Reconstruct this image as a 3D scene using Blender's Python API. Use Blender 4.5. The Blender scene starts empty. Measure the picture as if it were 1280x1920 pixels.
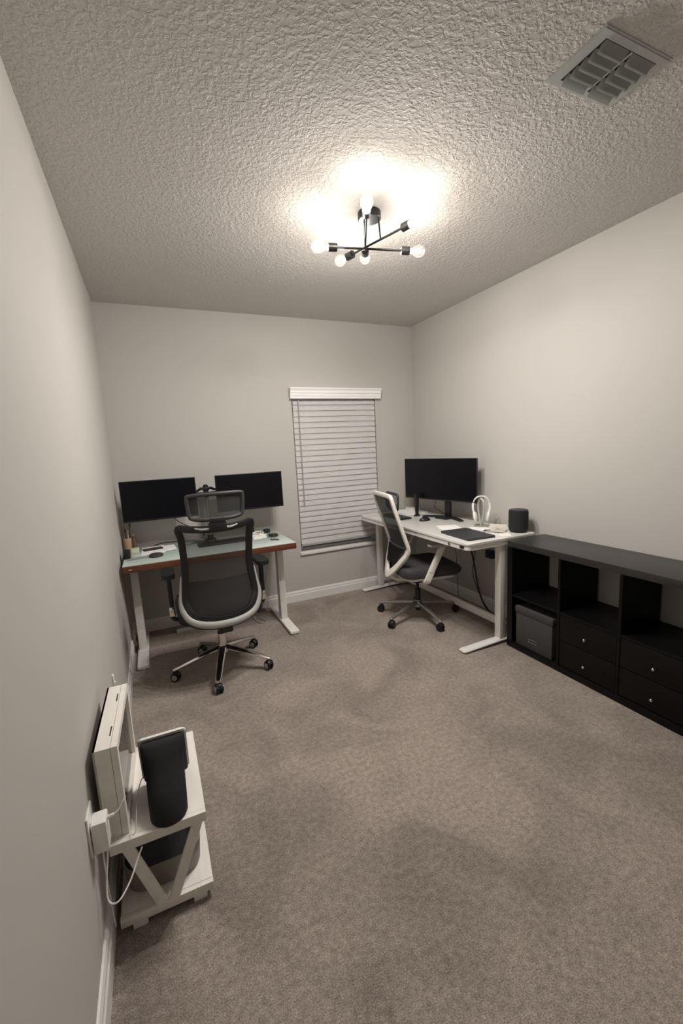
import bpy, bmesh, math, random
from mathutils import Vector, Matrix
random.seed(7)
PI = math.pi
SC = bpy.context.scene
COL = SC.collection

# ------------------------------------------------------------------ camera
yaw, pitch, roll, FPX = 0.4173, -0.1510, -0.0514, 794.3
_f = Vector((math.sin(yaw)*math.cos(pitch), math.cos(yaw)*math.cos(pitch), math.sin(pitch)))
_r = Vector((math.cos(yaw), -math.sin(yaw), 0)); _u = _r.cross(_f)
_r2 = _r*math.cos(roll) + _u*math.sin(roll); _u2 = -_r*math.sin(roll) + _u*math.cos(roll)
cam_data = bpy.data.cameras.new('camera'); cam = bpy.data.objects.new('camera', cam_data); COL.objects.link(cam)
m = Matrix((_r2, _u2, -_f)).transposed().to_4x4(); m.translation = Vector((0.2714, -3.9124, 1.498))
cam.matrix_world = m
cam_data.sensor_fit = 'HORIZONTAL'; cam_data.sensor_width = 36; cam_data.lens = FPX/1280*36
cam_data.clip_start = 0.02
SC.camera = cam
# ------------------------------------------------------------------ light and exposure
SC.view_settings.view_transform = 'Standard'; SC.view_settings.look = 'None'
SC.view_settings.gamma = 1; SC.view_settings.exposure = 0.0
BULB_W = 31.0                       # watts of each of the six bulbs
BULB_COL = (1.0, 0.955, 0.918)
UPLIGHT = 0.06                     # share of light sent straight up
world = bpy.data.worlds.new('night'); SC.world = world; world.use_nodes = True
world.node_tree.nodes['Background'].inputs[0].default_value = (0.012, 0.014, 0.02, 1)
world.node_tree.nodes['Background'].inputs[1].default_value = 1.0

# ------------------------------------------------------------------ materials
def mat(name, col, rough=0.5, metal=0.0, spec=0.5, bump=None, var=None, coat=0.0, emit=None, alpha=None):
    """bump=(scale,strength,distance)  var=(scale, amount): slight procedural colour variation"""
    M = bpy.data.materials.new(name); M.use_nodes = True
    nt = M.node_tree; b = nt.nodes['Principled BSDF']
    b.inputs['Base Color'].default_value = (*col, 1); b.inputs['Roughness'].default_value = rough
    b.inputs['Metallic'].default_value = metal; b.inputs['Specular IOR Level'].default_value = spec
    b.inputs['Coat Weight'].default_value = coat
    tc = nt.nodes.new('ShaderNodeTexCoord')
    if var:
        n = nt.nodes.new('ShaderNodeTexNoise'); n.inputs['Scale'].default_value = var[0]; n.inputs['Detail'].default_value = 6
        nt.links.new(tc.outputs['Object'], n.inputs['Vector'])
        r = nt.nodes.new('ShaderNodeValToRGB'); a = var[1]
        r.color_ramp.elements[0].position = 0.3; r.color_ramp.elements[1].position = 0.7
        r.color_ramp.elements[0].color = (*[c*(1-a) for c in col], 1); r.color_ramp.elements[1].color = (*[min(1, c*(1+a)) for c in col], 1)
        nt.links.new(n.outputs['Fac'], r.inputs['Fac']); nt.links.new(r.outputs['Color'], b.inputs['Base Color'])
    if bump:
        n = nt.nodes.new('ShaderNodeTexNoise'); n.inputs['Scale'].default_value = bump[0]; n.inputs['Detail'].default_value = 4
        nt.links.new(tc.outputs['Object'], n.inputs['Vector'])
        bp = nt.nodes.new('ShaderNodeBump'); bp.inputs['Strength'].default_value = bump[1]; bp.inputs['Distance'].default_value = bump[2]
        nt.links.new(n.outputs['Fac'], bp.inputs['Height']); nt.links.new(bp.outputs['Normal'], b.inputs['Normal'])
    if emit:
        b.inputs['Emission Color'].default_value = (*emit[0], 1); b.inputs['Emission Strength'].default_value = emit[1]
    return M

def mesh_fabric(name, col, open_):
    """woven see-through chair mesh: dark yarn with an even share of holes"""
    M = mat(name, col, 0.8)
    nt = M.node_tree; b = nt.nodes['Principled BSDF']; out = nt.nodes['Material Output']
    t = nt.nodes.new('ShaderNodeBsdfTransparent'); mx = nt.nodes.new('ShaderNodeMixShader')
    mx.inputs[0].default_value = open_
    nt.links.new(b.outputs[0], mx.inputs[1]); nt.links.new(t.outputs[0], mx.inputs[2]); nt.links.new(mx.outputs[0], out.inputs[0])
    return M

def glass(name, tint=(1, 1, 1), rough=0.02, ior=1.5, refl=1.0, glow=0.0):
    """thin clear glass: straight-through with fresnel reflection"""
    M = bpy.data.materials.new(name); M.use_nodes = True; nt = M.node_tree
    nt.nodes.remove(nt.nodes['Principled BSDF']); out = nt.nodes['Material Output']
    t = nt.nodes.new('ShaderNodeBsdfTransparent'); t.inputs[0].default_value = (*tint, 1)
    g = nt.nodes.new('ShaderNodeBsdfGlossy'); g.inputs['Roughness'].default_value = rough
    fr = nt.nodes.new('ShaderNodeFresnel'); fr.inputs[0].default_value = ior
    mx = nt.nodes.new('ShaderNodeMixShader')
    mf = nt.nodes.new('ShaderNodeMath'); mf.operation = 'MULTIPLY'; mf.inputs[1].default_value = refl
    nt.links.new(fr.outputs[0], mf.inputs[0])
    nt.links.new(mf.outputs[0], mx.inputs[0]); nt.links.new(t.outputs[0], mx.inputs[1]); nt.links.new(g.outputs[0], mx.inputs[2])
    res = mx.outputs[0]
    if glow:
        em = nt.nodes.new('ShaderNodeEmission'); em.inputs[0].default_value = (1.0, 0.93, 0.80, 1); em.inputs[1].default_value = glow
        ad = nt.nodes.new('ShaderNodeAddShader'); nt.links.new(res, ad.inputs[0]); nt.links.new(em.outputs[0], ad.inputs[1]); res = ad.outputs[0]
    nt.links.new(res, out.inputs[0])
    return M

def carpet_mat():
    M = mat('carpet', (0.19, 0.165, 0.145), 0.95, spec=0.1); nt = M.node_tree; b = nt.nodes['Principled BSDF']
    b.inputs['Sheen Weight'].default_value = 0.55; b.inputs['Sheen Roughness'].default_value = 0.35; b.inputs['Sheen Tint'].default_value = (0.80, 0.70, 0.61, 1)
    tc = nt.nodes.new('ShaderNodeTexCoord')
    def noise(s, d, dist=0.0):
        n = nt.nodes.new('ShaderNodeTexNoise'); n.inputs['Scale'].default_value = s; n.inputs['Detail'].default_value = d
        n.inputs['Distortion'].default_value = dist; nt.links.new(tc.outputs['Object'], n.inputs['Vector']); return n
    def ramp(n, p0, c0, p1, c1):
        r = nt.nodes.new('ShaderNodeValToRGB'); r.color_ramp.elements[0].position = p0; r.color_ramp.elements[1].position = p1
        r.color_ramp.elements[0].color = (*c0, 1); r.color_ramp.elements[1].color = (*c1, 1)
        nt.links.new(n.outputs['Fac'], r.inputs['Fac']); return r
    big = ramp(noise(2.6, 5, 0.8), 0.36, (0.270, 0.230, 0.198), 0.62, (0.375, 0.320, 0.277))    # trodden pile
    mid = ramp(noise(48, 5), 0.32, (0.80, 0.80, 0.80), 0.68, (1.18, 1.18, 1.18))
    fine = ramp(noise(210, 3), 0.3, (0.62, 0.62, 0.62), 0.7, (1.34, 1.34, 1.34))
    def mul(a, c):
        x = nt.nodes.new('ShaderNodeMix'); x.data_type = 'RGBA'; x.blend_type = 'MULTIPLY'; x.inputs[0].default_value = 1
        nt.links.new(a, x.inputs[6]); nt.links.new(c, x.inputs[7]); return x.outputs[2]
    nt.links.new(mul(mul(big.outputs[0], mid.outputs[0]), fine.outputs[0]), b.inputs['Base Color'])
    bp = nt.nodes.new('ShaderNodeBump'); bp.inputs['Strength'].default_value = 0.7; bp.inputs['Distance'].default_value = 0.006
    nt.links.new(noise(260, 3).outputs['Fac'], bp.inputs['Height']); nt.links.new(bp.outputs['Normal'], b.inputs['Normal'])
    return M

def ceiling_mat():
    """knock-down plaster texture: squiggly ridges"""
    M = mat('knockdown_plaster', (0.63, 0.60, 0.57), 0.95, spec=0.1); nt = M.node_tree; b = nt.nodes['Principled BSDF']
    tc = nt.nodes.new('ShaderNodeTexCoord')
    n1 = nt.nodes.new('ShaderNodeTexNoise'); n1.inputs['Scale'].default_value = 62; n1.inputs['Detail'].default_value = 3; n1.inputs['Distortion'].default_value = 0.5
    n2 = nt.nodes.new('ShaderNodeTexNoise'); n2.inputs['Scale'].default_value = 120; n2.inputs['Detail'].default_value = 3
    nt.links.new(tc.outputs['Object'], n1.inputs['Vector']); nt.links.new(tc.outputs['Object'], n2.inputs['Vector'])
    r = nt.nodes.new('ShaderNodeValToRGB'); e = r.color_ramp.elements
    e[0].position = 0.43; e[0].color = (0, 0, 0, 1); e[1].position = 0.60; e[1].color = (1, 1, 1, 1)
    nt.links.new(n1.outputs['Fac'], r.inputs['Fac'])
    add = nt.nodes.new('ShaderNodeMath'); add.operation = 'MULTIPLY_ADD'; add.inputs[1].default_value = 0.35
    nt.links.new(n2.outputs['Fac'], add.inputs[0]); nt.links.new(r.outputs['Color'], add.inputs[2])
    bp = nt.nodes.new('ShaderNodeBump'); bp.inputs['Strength'].default_value = 0.70; bp.inputs['Distance'].default_value = 0.0035
    nt.links.new(add.outputs[0], bp.inputs['Height']); nt.links.new(bp.outputs['Normal'], b.inputs['Normal'])
    return M

def wood_mat(name, c0, c1, scale=(2, 30, 30), rough=0.35, coat=0.0, spec=0.5):
    M = mat(name, c0, rough, coat=coat, spec=spec); nt = M.node_tree; b = nt.nodes['Principled BSDF']
    tc = nt.nodes.new('ShaderNodeTexCoord'); mp = nt.nodes.new('ShaderNodeMapping'); mp.inputs['Scale'].default_value = scale
    n = nt.nodes.new('ShaderNodeTexNoise'); n.inputs['Scale'].default_value = 1.5; n.inputs['Detail'].default_value = 6
    r = nt.nodes.new('ShaderNodeValToRGB'); r.color_ramp.elements[0].position = 0.3; r.color_ramp.elements[1].position = 0.7
    r.color_ramp.elements[0].color = (*c0, 1); r.color_ramp.elements[1].color = (*c1, 1)
    nt.links.new(tc.outputs['Object'], mp.inputs['Vector']); nt.links.new(mp.outputs[0], n.inputs['Vector'])
    nt.links.new(n.outputs['Fac'], r.inputs['Fac']); nt.links.new(r.outputs['Color'], b.inputs['Base Color'])
    return M

WALL = mat('wall_paint', (0.53, 0.51, 0.475), 0.7, spec=0.3, bump=(160, 0.12, 0.002))
CEIL = ceiling_mat(); CARPET = carpet_mat()
TRIM = mat('trim_paint', (0.80, 0.785, 0.75), 0.4, var=(6, 0.02))
BLINDW = mat('blind_white', (0.93, 0.905, 0.89), 0.45, var=(5, 0.02))
GREYP = mat('grey_plastic', (0.30, 0.30, 0.30), 0.5, var=(9, 0.05))
DARKGLASS = glass('window_glass')
VENTM = mat('vent_enamel', (0.47, 0.485, 0.46), 0.45, var=(7, 0.03))
HOLLOW_SHADE = mat('painted_hollow_shade', (0.02, 0.02, 0.02), 0.9, var=(5, 0.1))  # dark colour standing for the shade inside hollows
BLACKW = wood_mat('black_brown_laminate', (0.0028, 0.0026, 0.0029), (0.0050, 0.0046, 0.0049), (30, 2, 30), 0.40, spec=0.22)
LIT_TOPW = wood_mat('black_brown_laminate_lit_top', (0.018, 0.017, 0.0175), (0.028, 0.0265, 0.027), (30, 2, 30), 0.36, spec=0.6)  # same laminate as the carcass, colour raised for light on the top
DRAWERW = wood_mat('drawer_laminate', (0.0026, 0.0023, 0.0023), (0.0048, 0.0041, 0.0041), (30, 2, 30), 0.50, spec=0.22)
STEEL = mat('brushed_steel', (0.72, 0.70, 0.66), 0.25, 1.0, var=(30, 0.05))
CHROME = mat('polished_chrome', (0.78, 0.76, 0.73), 0.12, 1.0, var=(12, 0.04))
GREYMETAL = mat('grey_cast_metal', (0.42, 0.42, 0.42), 0.35, 0.9, var=(12, 0.05))
BLACKP = mat('black_plastic', (0.010, 0.010, 0.011), 0.42, var=(12, 0.1))
BLACKM = mat('black_satin_metal', (0.03, 0.028, 0.026), 0.38, 0.6, var=(12, 0.1))
BLACKF = mat('black_fabric', (0.013, 0.013, 0.015), 0.9, bump=(400, 0.5, 0.001), var=(40, 0.15))
SCREEN = mat('black_screen', (0.0035, 0.0035, 0.0055), 0.30, spec=0.25, var=(3, 0.05))
CHARFAB = mat('charcoal_seat_fabric', (0.045, 0.042, 0.045), 0.85, bump=(300, 0.4, 0.001), var=(30, 0.12))
BOXFAB = mat('grey_box_fabric', (0.052, 0.049, 0.051), 0.85, bump=(250, 0.4, 0.001), var=(30, 0.08))
WHITEM = mat('white_metal', (0.82, 0.80, 0.76), 0.38, var=(6, 0.02))
WHITEP = mat('white_plastic', (0.86, 0.84, 0.80), 0.35, var=(6, 0.02))
WHITEF = mat('white_frame_plastic', (0.80, 0.77, 0.70), 0.4, var=(6, 0.02))
RIMGREY = mat('light_grey_rim', (0.40, 0.40, 0.38), 0.45, var=(10, 0.03))
WHITEW = wood_mat('white_washed_wood', (0.80, 0.765, 0.70), (0.88, 0.845, 0.78), (20, 2, 20), 0.5)
DESKTOPW = mat('white_glass_top', (0.84, 0.83, 0.79), 0.12, coat=0.3, var=(4, 0.01))
CHERRY = wood_mat('cherry_veneer', (0.10, 0.032, 0.015), (0.165, 0.055, 0.027), (2, 40, 40), 0.3)
GLASSTOP = mat('mint_glass', (0.60, 0.70, 0.655), 0.08, coat=0.6, var=(3, 0.02))
PAPER = mat('paper', (0.88, 0.87, 0.86), 0.8, var=(9, 0.03))
CREAM = mat('cream_paper', (0.90, 0.86, 0.76), 0.8, var=(9, 0.03))
INK = mat('dark_ink', (0.10, 0.09, 0.08), 0.8, var=(20, 0.2))
TAN = mat('tan_wood', (0.50, 0.36, 0.25), 0.6, var=(20, 0.12))
BROWN = mat('brown_wood', (0.16, 0.08, 0.05), 0.5, var=(20, 0.12))
BINM = wood_mat('taupe_bin_metal', (0.22, 0.20, 0.175), (0.27, 0.245, 0.215), (3, 3, 40), 0.4)
LINER = mat('black_liner', (0.008, 0.008, 0.011), 0.45, bump=(18, 0.5, 0.01), var=(10, 0.1))
MESHB = mesh_fabric('black_chair_mesh', (0.035, 0.033, 0.033), 0.36)
MESHG = mesh_fabric('grey_headrest_mesh', (0.060, 0.060, 0.060), 0.40)
MESHD = mesh_fabric('dense_chair_mesh', (0.03, 0.028, 0.03), 0.10)
BULBG = glass('bulb_glass_glow', (1, 1, 1), 0.02, 1.3, 0.30, 0.20)  # faint glow added to the glass for the white bloom of lit bulbs
FILAM = mat('filament', (1, 0.9, 0.75), 0.5, emit=((1.0, 0.86, 0.66), 60.0), var=(3, 0.01))
PHOTO = mat('dark_photo_print', (0.13, 0.10, 0.10), 0.5, var=(9, 0.5))
CAPGREY = mat('grey_cap', (0.30, 0.31, 0.30), 0.4, var=(12, 0.05))
GREYD = mat('dark_grey_plastic', (0.040, 0.040, 0.042), 0.5, var=(10, 0.08))

# ------------------------------------------------------------------ mesh helpers
def catmull(pts, n=6, closed=False):
    P = [Vector(p) for p in pts]; out = []; L = len(P)
    rng = range(L) if closed else range(L-1)
    for i in rng:
        p0 = P[(i-1) % L] if closed or i > 0 else P[0]*2-P[1]
        p1 = P[i]; p2 = P[(i+1) % L]
        p3 = P[(i+2) % L] if closed or i+2 < L else P[-1]*2-P[-2]
        for k in range(n):
            t = k/n
            out.append(0.5*((2*p1)+(-p0+p2)*t+(2*p0-5*p1+4*p2-p3)*t*t+(-p0+3*p1-3*p2+p3)*t**3))
    if not closed: out.append(P[-1])
    return out

class MB:
    def __init__(s): s.bm = bmesh.new()
    def box(s, a, b, bev=0.0, seg=2, mtx=None):
        a, b = Vector(a), Vector(b); t = bmesh.new()
        bmesh.ops.create_cube(t, size=1, matrix=Matrix.Translation((a+b)/2) @ Matrix.Diagonal((*(abs(b[i]-a[i]) for i in range(3)), 1)))
        if bev: bmesh.ops.bevel(t, geom=t.edges[:], offset=bev, segments=seg, affect='EDGES', profile=0.5)
        return s._add(t, mtx)
    def _add(s, t, mtx=None):
        if mtx: t.transform(mtx)
        me = bpy.data.meshes.new('t'); t.to_mesh(me); t.free(); s.bm.from_mesh(me); bpy.data.meshes.remove(me); return s
    def cyl(s, a, b, r, r2=None, n=24, bev=0.0):
        a, b = Vector(a), Vector(b); t = bmesh.new(); d = b-a
        bmesh.ops.create_cone(t, cap_ends=True, segments=n, radius1=r, radius2=r if r2 is None else r2, depth=d.length)
        if bev:
            bmesh.ops.bevel(t, geom=[e for e in t.edges if abs(e.verts[0].co.z-e.verts[1].co.z) < 1e-6], offset=bev, segments=2, affect='EDGES')
        mtx = Matrix.Translation((a+b)/2) @ d.to_track_quat('Z', 'Y').to_matrix().to_4x4()
        return s._add(t, mtx)
    def sphere(s, c, r, n=20, mtx=None):
        t = bmesh.new(); bmesh.ops.create_uvsphere(t, u_segments=n, v_segments=n//2+2, radius=1)
        rr = r if hasattr(r, '__len__') else (r, r, r)
        t.transform(Matrix.Translation(Vector(c)) @ Matrix.Diagonal((*rr, 1))); return s._add(t, mtx)
    def tube(s, pts, rx, ry=None, n=10, closed=False, up=None, cap=True, taper=None, square=False):
        """sweep; section half-width rx along the side, ry along the normal; up fixes the normal"""
        P = [Vector(p) for p in pts]; ry = rx if ry is None else ry; L = len(P); t = bmesh.new(); rings = []
        N = None
        for i, p in enumerate(P):
            if closed: T = (P[(i+1) % L]-P[i-1]).normalized()
            else: T = (P[min(i+1, L-1)]-P[max(i-1, 0)]).normalized()
            if up is not None: N0 = Vector(up(i/(L-1)) if callable(up) else up)
            else: N0 = N if N else (Vector((0, 0, 1)) if abs(T.z) < 0.9 else Vector((1, 0, 0)))
            N = (N0-T*N0.dot(T)).normalized(); S = T.cross(N)
            k = taper(i/(L-1)) if taper else 1.0
            ring = []
            for j in range(n):
                a = 2*PI*(j+0.5)/n; c, q = math.cos(a), math.sin(a)
                if square:
                    e = 0.35; c = math.copysign(abs(c)**e, c); q = math.copysign(abs(q)**e, q)
                ring.append(t.verts.new(p+S*c*rx*k+N*q*ry*k))
            rings.append(ring)
        for i in range(L if closed else L-1):
            A, B = rings[i], rings[(i+1) % L]
            for j in range(n): t.faces.new((A[j], A[(j+1) % n], B[(j+1) % n], B[j]))
        if cap and not closed: t.faces.new(rings[0][::-1]); t.faces.new(rings[-1])
        return s._add(t)
    def lathe(s, prof, c=(0, 0, 0), n=32, sx=1.0, sy=1.0, mtx=None, cap=True):
        t = bmesh.new(); rings = []
        for r, z in prof: rings.append([t.verts.new((c[0]+r*sx*math.cos(2*PI*j/n), c[1]+r*sy*math.sin(2*PI*j/n), c[2]+z)) for j in range(n)])
        for A, B in zip(rings, rings[1:]):
            for j in range(n): t.faces.new((A[j], A[(j+1) % n], B[(j+1) % n], B[j]))
        if cap: t.faces.new(rings[0][::-1]); t.faces.new(rings[-1])
        return s._add(t, mtx)
    def prism(s, poly, z0, z1, bev=0.0, mtx=None):
        t = bmesh.new(); lo = [t.verts.new((x, y, z0)) for x, y in poly]; hi = [t.verts.new((x, y, z1)) for x, y in poly]
        n = len(poly); t.faces.new(lo[::-1]); t.faces.new(hi)
        for i in range(n): t.faces.new((lo[i], lo[(i+1) % n], hi[(i+1) % n], hi[i]))
        if bev: bmesh.ops.bevel(t, geom=[e for e in t.edges if abs(e.verts[0].co.z-e.verts[1].co.z) < 1e-6], offset=bev, segments=2, affect='EDGES')
        return s._add(t, mtx)
    def grid(s, fn, nu, nv, thick=0.0):
        t = bmesh.new(); V = [[t.verts.new(fn(i/nu, j/nv)) for j in range(nv+1)] for i in range(nu+1)]
        for i in range(nu):
            for j in range(nv): t.faces.new((V[i][j], V[i+1][j], V[i+1][j+1], V[i][j+1]))
        if thick: bmesh.ops.solidify(t, geom=t.faces[:], thickness=thick)
        return s._add(t)
    def build(s, name, m_, parent=None, smooth=True, mtx=None):
        if mtx: s.bm.transform(mtx)
        bmesh.ops.recalc_face_normals(s.bm, faces=s.bm.faces[:])
        me = bpy.data.meshes.new(name); s.bm.to_mesh(me); s.bm.free()
        if smooth:
            for p in me.polygons: p.use_smooth = True
            me.set_sharp_from_angle(angle=math.radians(38))
        me.materials.append(m_)
        o = bpy.data.objects.new(name, me); COL.objects.link(o)
        if parent: o.parent = parent
        return o

def rrect(x0, y0, x1, y1, r, n=6):
    out = []
    for cx, cy, a0 in ((x1-r, y1-r, 0), (x0+r, y1-r, 90), (x0+r, y0+r, 180), (x1-r, y0+r, 270)):
        for k in range(n+1):
            a = math.radians(a0+90*k/n); out.append((cx+r*math.cos(a), cy+r*math.sin(a)))
    return out

def tag(o, label, cat, group=None):
    o['label'] = label; o['category'] = cat
    if group: o['group'] = group
    return o
def thing(name, label, cat, loc=(0, 0, 0), rz=0.0, group=None):
    o = bpy.data.objects.new(name, None); COL.objects.link(o); o.location = loc; o.rotation_euler = (0, 0, rz)
    o.empty_display_size = 0.05
    return tag(o, label, cat, group)
def struct(o): o['kind'] = 'structure'; return o
def copy_obj(o, parent=None):
    c = o.copy(); COL.objects.link(c); c.parent = parent
    for ch in list(o.children): copy_obj(ch, c)
    return c

# ------------------------------------------------------------------ room
W, D, H = 2.902, -4.35, 2.70
T = 0.12
struct(MB().box((-T, D-T, -0.06), (W+T, T+0.06, 0)).build('floor', CARPET, smooth=False))
struct(MB().box((-T, D-T, H), (W+T, T+0.06, H+0.06)).build('ceiling', CEIL, smooth=False))
struct(MB().box((-T, D, 0), (0, 0, H)).build('wall_left', WALL, smooth=False))
struct(MB().box((W, D, 0), (W+T, 0, H)).build('wall_right', WALL, smooth=False))
struct(MB().box((0.98, D-T, 0), (W+T, D, H)).box((-T, D-T, 2.05), (0.98, D, H)).build('wall_front', WALL, smooth=False))   # open doorway where the photographer stands
WX0, WX1, WZ0, WZ1 = 1.550, 2.445, 0.475, 2.02
wb = MB(); TB = T+0.04
wb.box((-T, 0, 0), (WX0, TB, H)).box((WX1, 0, 0), (W+T, TB, H)).box((WX0, 0, 0), (WX1, TB, WZ0)).box((WX0, 0, WZ1), (WX1, TB, H))
struct(wb.build('wall_back', WALL, smooth=False))

def baseboard(name, p, q, nrm):
    prof = [(0, 0), (0.015, 0), (0.015, 0.072), (0.011, 0.078), (0.011, 0.094), (0.006, 0.106), (0, 0.108)]
    bm = MB(); t = bmesh.new(); p, q, nrm = Vector(p), Vector(q), Vector(nrm)
    A = [t.verts.new(p+nrm*d+Vector((0, 0, z))) for d, z in prof]; B = [t.verts.new(q+nrm*d+Vector((0, 0, z))) for d, z in prof]
    n = len(prof)
    for i in range(n): t.faces.new((A[i], A[(i+1) % n], B[(i+1) % n], B[i]))
    t.faces.new(A); t.faces.new(B[::-1]); bm._add(t)
    return struct(bm.build(name, TRIM, smooth=False))
baseboard('baseboard_left', (0, D, 0), (0, 0, 0), (1, 0, 0))
baseboard('baseboard_right', (W, D, 0), (W, 0, 0), (-1, 0, 0))
baseboard('baseboard_back', (0, 0, 0), (W, 0, 0), (0, -1, 0))
baseboard('baseboard_front', (0.98, D, 0), (W, D, 0), (0, 1, 0))

# window: frame, pane, sill
win = struct(bpy.data.objects.new('window_1', None)); COL.objects.link(win); win.location = ((WX0+WX1)/2, 0.12, WZ0)
cx = win.location.x
def wl(x, y, z): return (x-cx, y-0.12, z-WZ0)
f = MB(); fw = 0.05
f.box(wl(WX0, 0.09, WZ0), wl(WX0+fw, 0.14, WZ1)).box(wl(WX1-fw, 0.09, WZ0), wl(WX1, 0.14, WZ1))
f.box(wl(WX0+fw, 0.09, WZ1-fw), wl(WX1-fw, 0.14, WZ1)).box(wl(WX0+fw, 0.09, WZ0), wl(WX1-fw, 0.14, WZ0+0.035))
f.box(wl(WX0+fw, 0.095, 1.24), wl(WX1-fw, 0.135, 1.28))
f.build('window_frame', TRIM, win, smooth=False)
MB().box(wl(WX0+fw, 0.112, WZ0+0.035), wl(WX1-fw, 0.116, 1.24)).box(wl(WX0+fw, 0.112, 1.28), wl(WX1-fw, 0.116, WZ1-fw)).build('window_pane', DARKGLASS, win, smooth=False)
MB().box(wl(WX0-0.012, -0.022, WZ0-0.012), wl(WX1+0.012, 0.09, WZ0+0.016), 0.005).build('window_sill', TRIM, win)

# blind
bl = thing('window_blind', 'white slatted blind with moulded valance, closed over the window on back wall', 'blind', (1.998, -0.02, 0.55))
bx_, by_, bz_ = bl.location
def bo(x, y, z): return (x-bx_, y-by_, z-bz_)
v = MB()
prof = [(-0.005, 1.970), (-0.048, 1.970), (-0.048, 1.992), (-0.054, 1.996), (-0.054, 2.016), (-0.060, 2.021), (-0.060, 2.040), (-0.072, 2.060), (-0.072, 2.068), (-0.005, 2.068)]
t = bmesh.new(); x0, x1 = 1.532, 2.480
A = [t.verts.new(bo(x0+(-0.002-y)*(-0.10), y, z)) for y, z in prof]; B = [t.verts.new(bo(x1+(-0.002-y)*0.10, y, z)) for y, z in prof]
n = len(prof)
for i in range(n): t.faces.new((A[i], A[(i+1) % n], B[(i+1) % n], B[i]))
t.faces.new(A); t.faces.new(B[::-1]); v._add(t); v.build('valance', BLINDW, bl, smooth=False)
s = MB(); NSL = 26; z_top, z_bot = 1.945, 0.600; tilt = math.radians(76)
for k in range(NSL):
    z = z_top-(z_top-z_bot)*k/(NSL-1)
    mt = Matrix.Translation(bo((WX0+WX1)/2, 0.008, z)) @ Matrix.Rotation(tilt, 4, 'X')
    hw = (WX1-WX0)/2-0.012
    s.grid(lambda a, b: mt @ Vector((-hw+2*hw*a, -0.0283+0.0566*b, 0.0035*math.sin(PI*b))), 1, 5, 0.0025)
s.build('slats', BLINDW, bl)
MB().box(bo(WX0+0.012, -0.006, 0.548), bo(WX1-0.012, 0.024, 0.573), 0.004).build('bottom_rail', RIMGREY, bl)['label'] = 'greyish bottom rail'
c = MB()
for x in (1.67, 1.998, 2.335):
    for dy in (-0.010, 0.026):
        c.cyl(bo(x, dy, 0.56), bo(x, dy, 1.99), 0.0008, n=6)
c.build('ladder_cords', WHITEP, bl)
MB().cyl(bo(1.612, -0.016, 1.965), bo(1.612, -0.018, 0.98), 0.0045, n=8).sphere(bo(1.612, -0.018, 0.975), (0.006, 0.006, 0.012), 10).build('tilt_wand', RIMGREY, bl)['label'] = 'grey tilt wand'

# ceiling vent
vt = thing('ceiling_vent', 'grey metal air vent with two banks of curved louvers in the ceiling', 'air vent', (1.81, -2.825, H))
hx, hy = 0.165, 0.108
fr = MB(); ih, iv = 0.125, 0.080
for a, b in (((-hx+.006, -hy+.006), (hx-.006, -iv)), ((-hx+.006, iv), (hx-.006, hy-.006)), ((-hx+.006, -iv), (-ih, iv)), ((ih, -iv), (hx-.006, iv))):
    fr.box((a[0], a[1], -0.006), (b[0], b[1], -0.0005))
fr.box((-hx, -hy, -0.003), (hx, hy, -0.0005))
fr.build('vent_frame', VENTM, vt, smooth=False)
MB().box((-0.004, -iv, -0.010), (0.004, iv, -0.004)).build('divider', VENTM, vt, smooth=False)
MB().box((-ih+0.002, -iv+0.002, -0.0062), (ih-0.002, iv-0.002, -0.0045)).build('duct_shade_plate', HOLLOW_SHADE, vt, smooth=False)['label'] = 'dark plate painted as the shade in the duct'  # flat dark plate stands for the shade up in the duct
for sgn in (-1, 1):
    for k in range(5):
        yy = -iv+0.016+k*0.032
        xa, xb = (-ih+0.003, -0.009) if sgn < 0 else (0.009, ih-0.003)
        def lf(a, b, yy=yy, xa=xa, xb=xb):
            th = b*1.25
            return Vector((xa+(xb-xa)*a, yy-0.015+0.032*math.sin(th), -0.007-0.024*(1-math.cos(th))))
        MB().grid(lf, 1, 8, 0.0015).build('louver', VENTM, vt)

# ------------------------------------------------------------------ ceiling lamp
LX, LY = 1.455, -1.795
lamp = thing('ceiling_lamp', 'black three-armed ceiling lamp with six lit clear glass bulbs', 'ceiling lamp', (LX, LY, H))
MB().lathe([(0.0, 0), (0.058, 0), (0.060, -0.004), (0.060, -0.034), (0.056, -0.038), (0.0001, -0.038)], (0, 0, 0), cap=False).build('canopy', BLACKM, lamp)
def lamp_nodes(l):
    # light pattern shaped by hand: less light upward keeps the ceiling from burning out
    l.use_nodes = True; nt = l.node_tree; em = nt.nodes['Emission']
    tc = nt.nodes.new('ShaderNodeTexCoord'); sx = nt.nodes.new('ShaderNodeSeparateXYZ'); mr = nt.nodes.new('ShaderNodeMapRange')
    nt.links.new(tc.outputs['Normal'], sx.inputs[0]); nt.links.new(sx.outputs['Z'], mr.inputs['Value'])
    mr.inputs['From Min'].default_value = -1.0; mr.inputs['From Max'].default_value = 0.45
    mr.inputs['To Min'].default_value = 1.55; mr.inputs['To Max'].default_value = UPLIGHT
    nt.links.new(mr.outputs[0], em.inputs['Strength'])
rods = [((1.207, -1.725), (1.708, -1.833), 2.530), ((1.400, -1.570), (1.563, -2.055), 2.555), ((1.298, -2.055), (1.536, -1.582), 2.580)]
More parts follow.
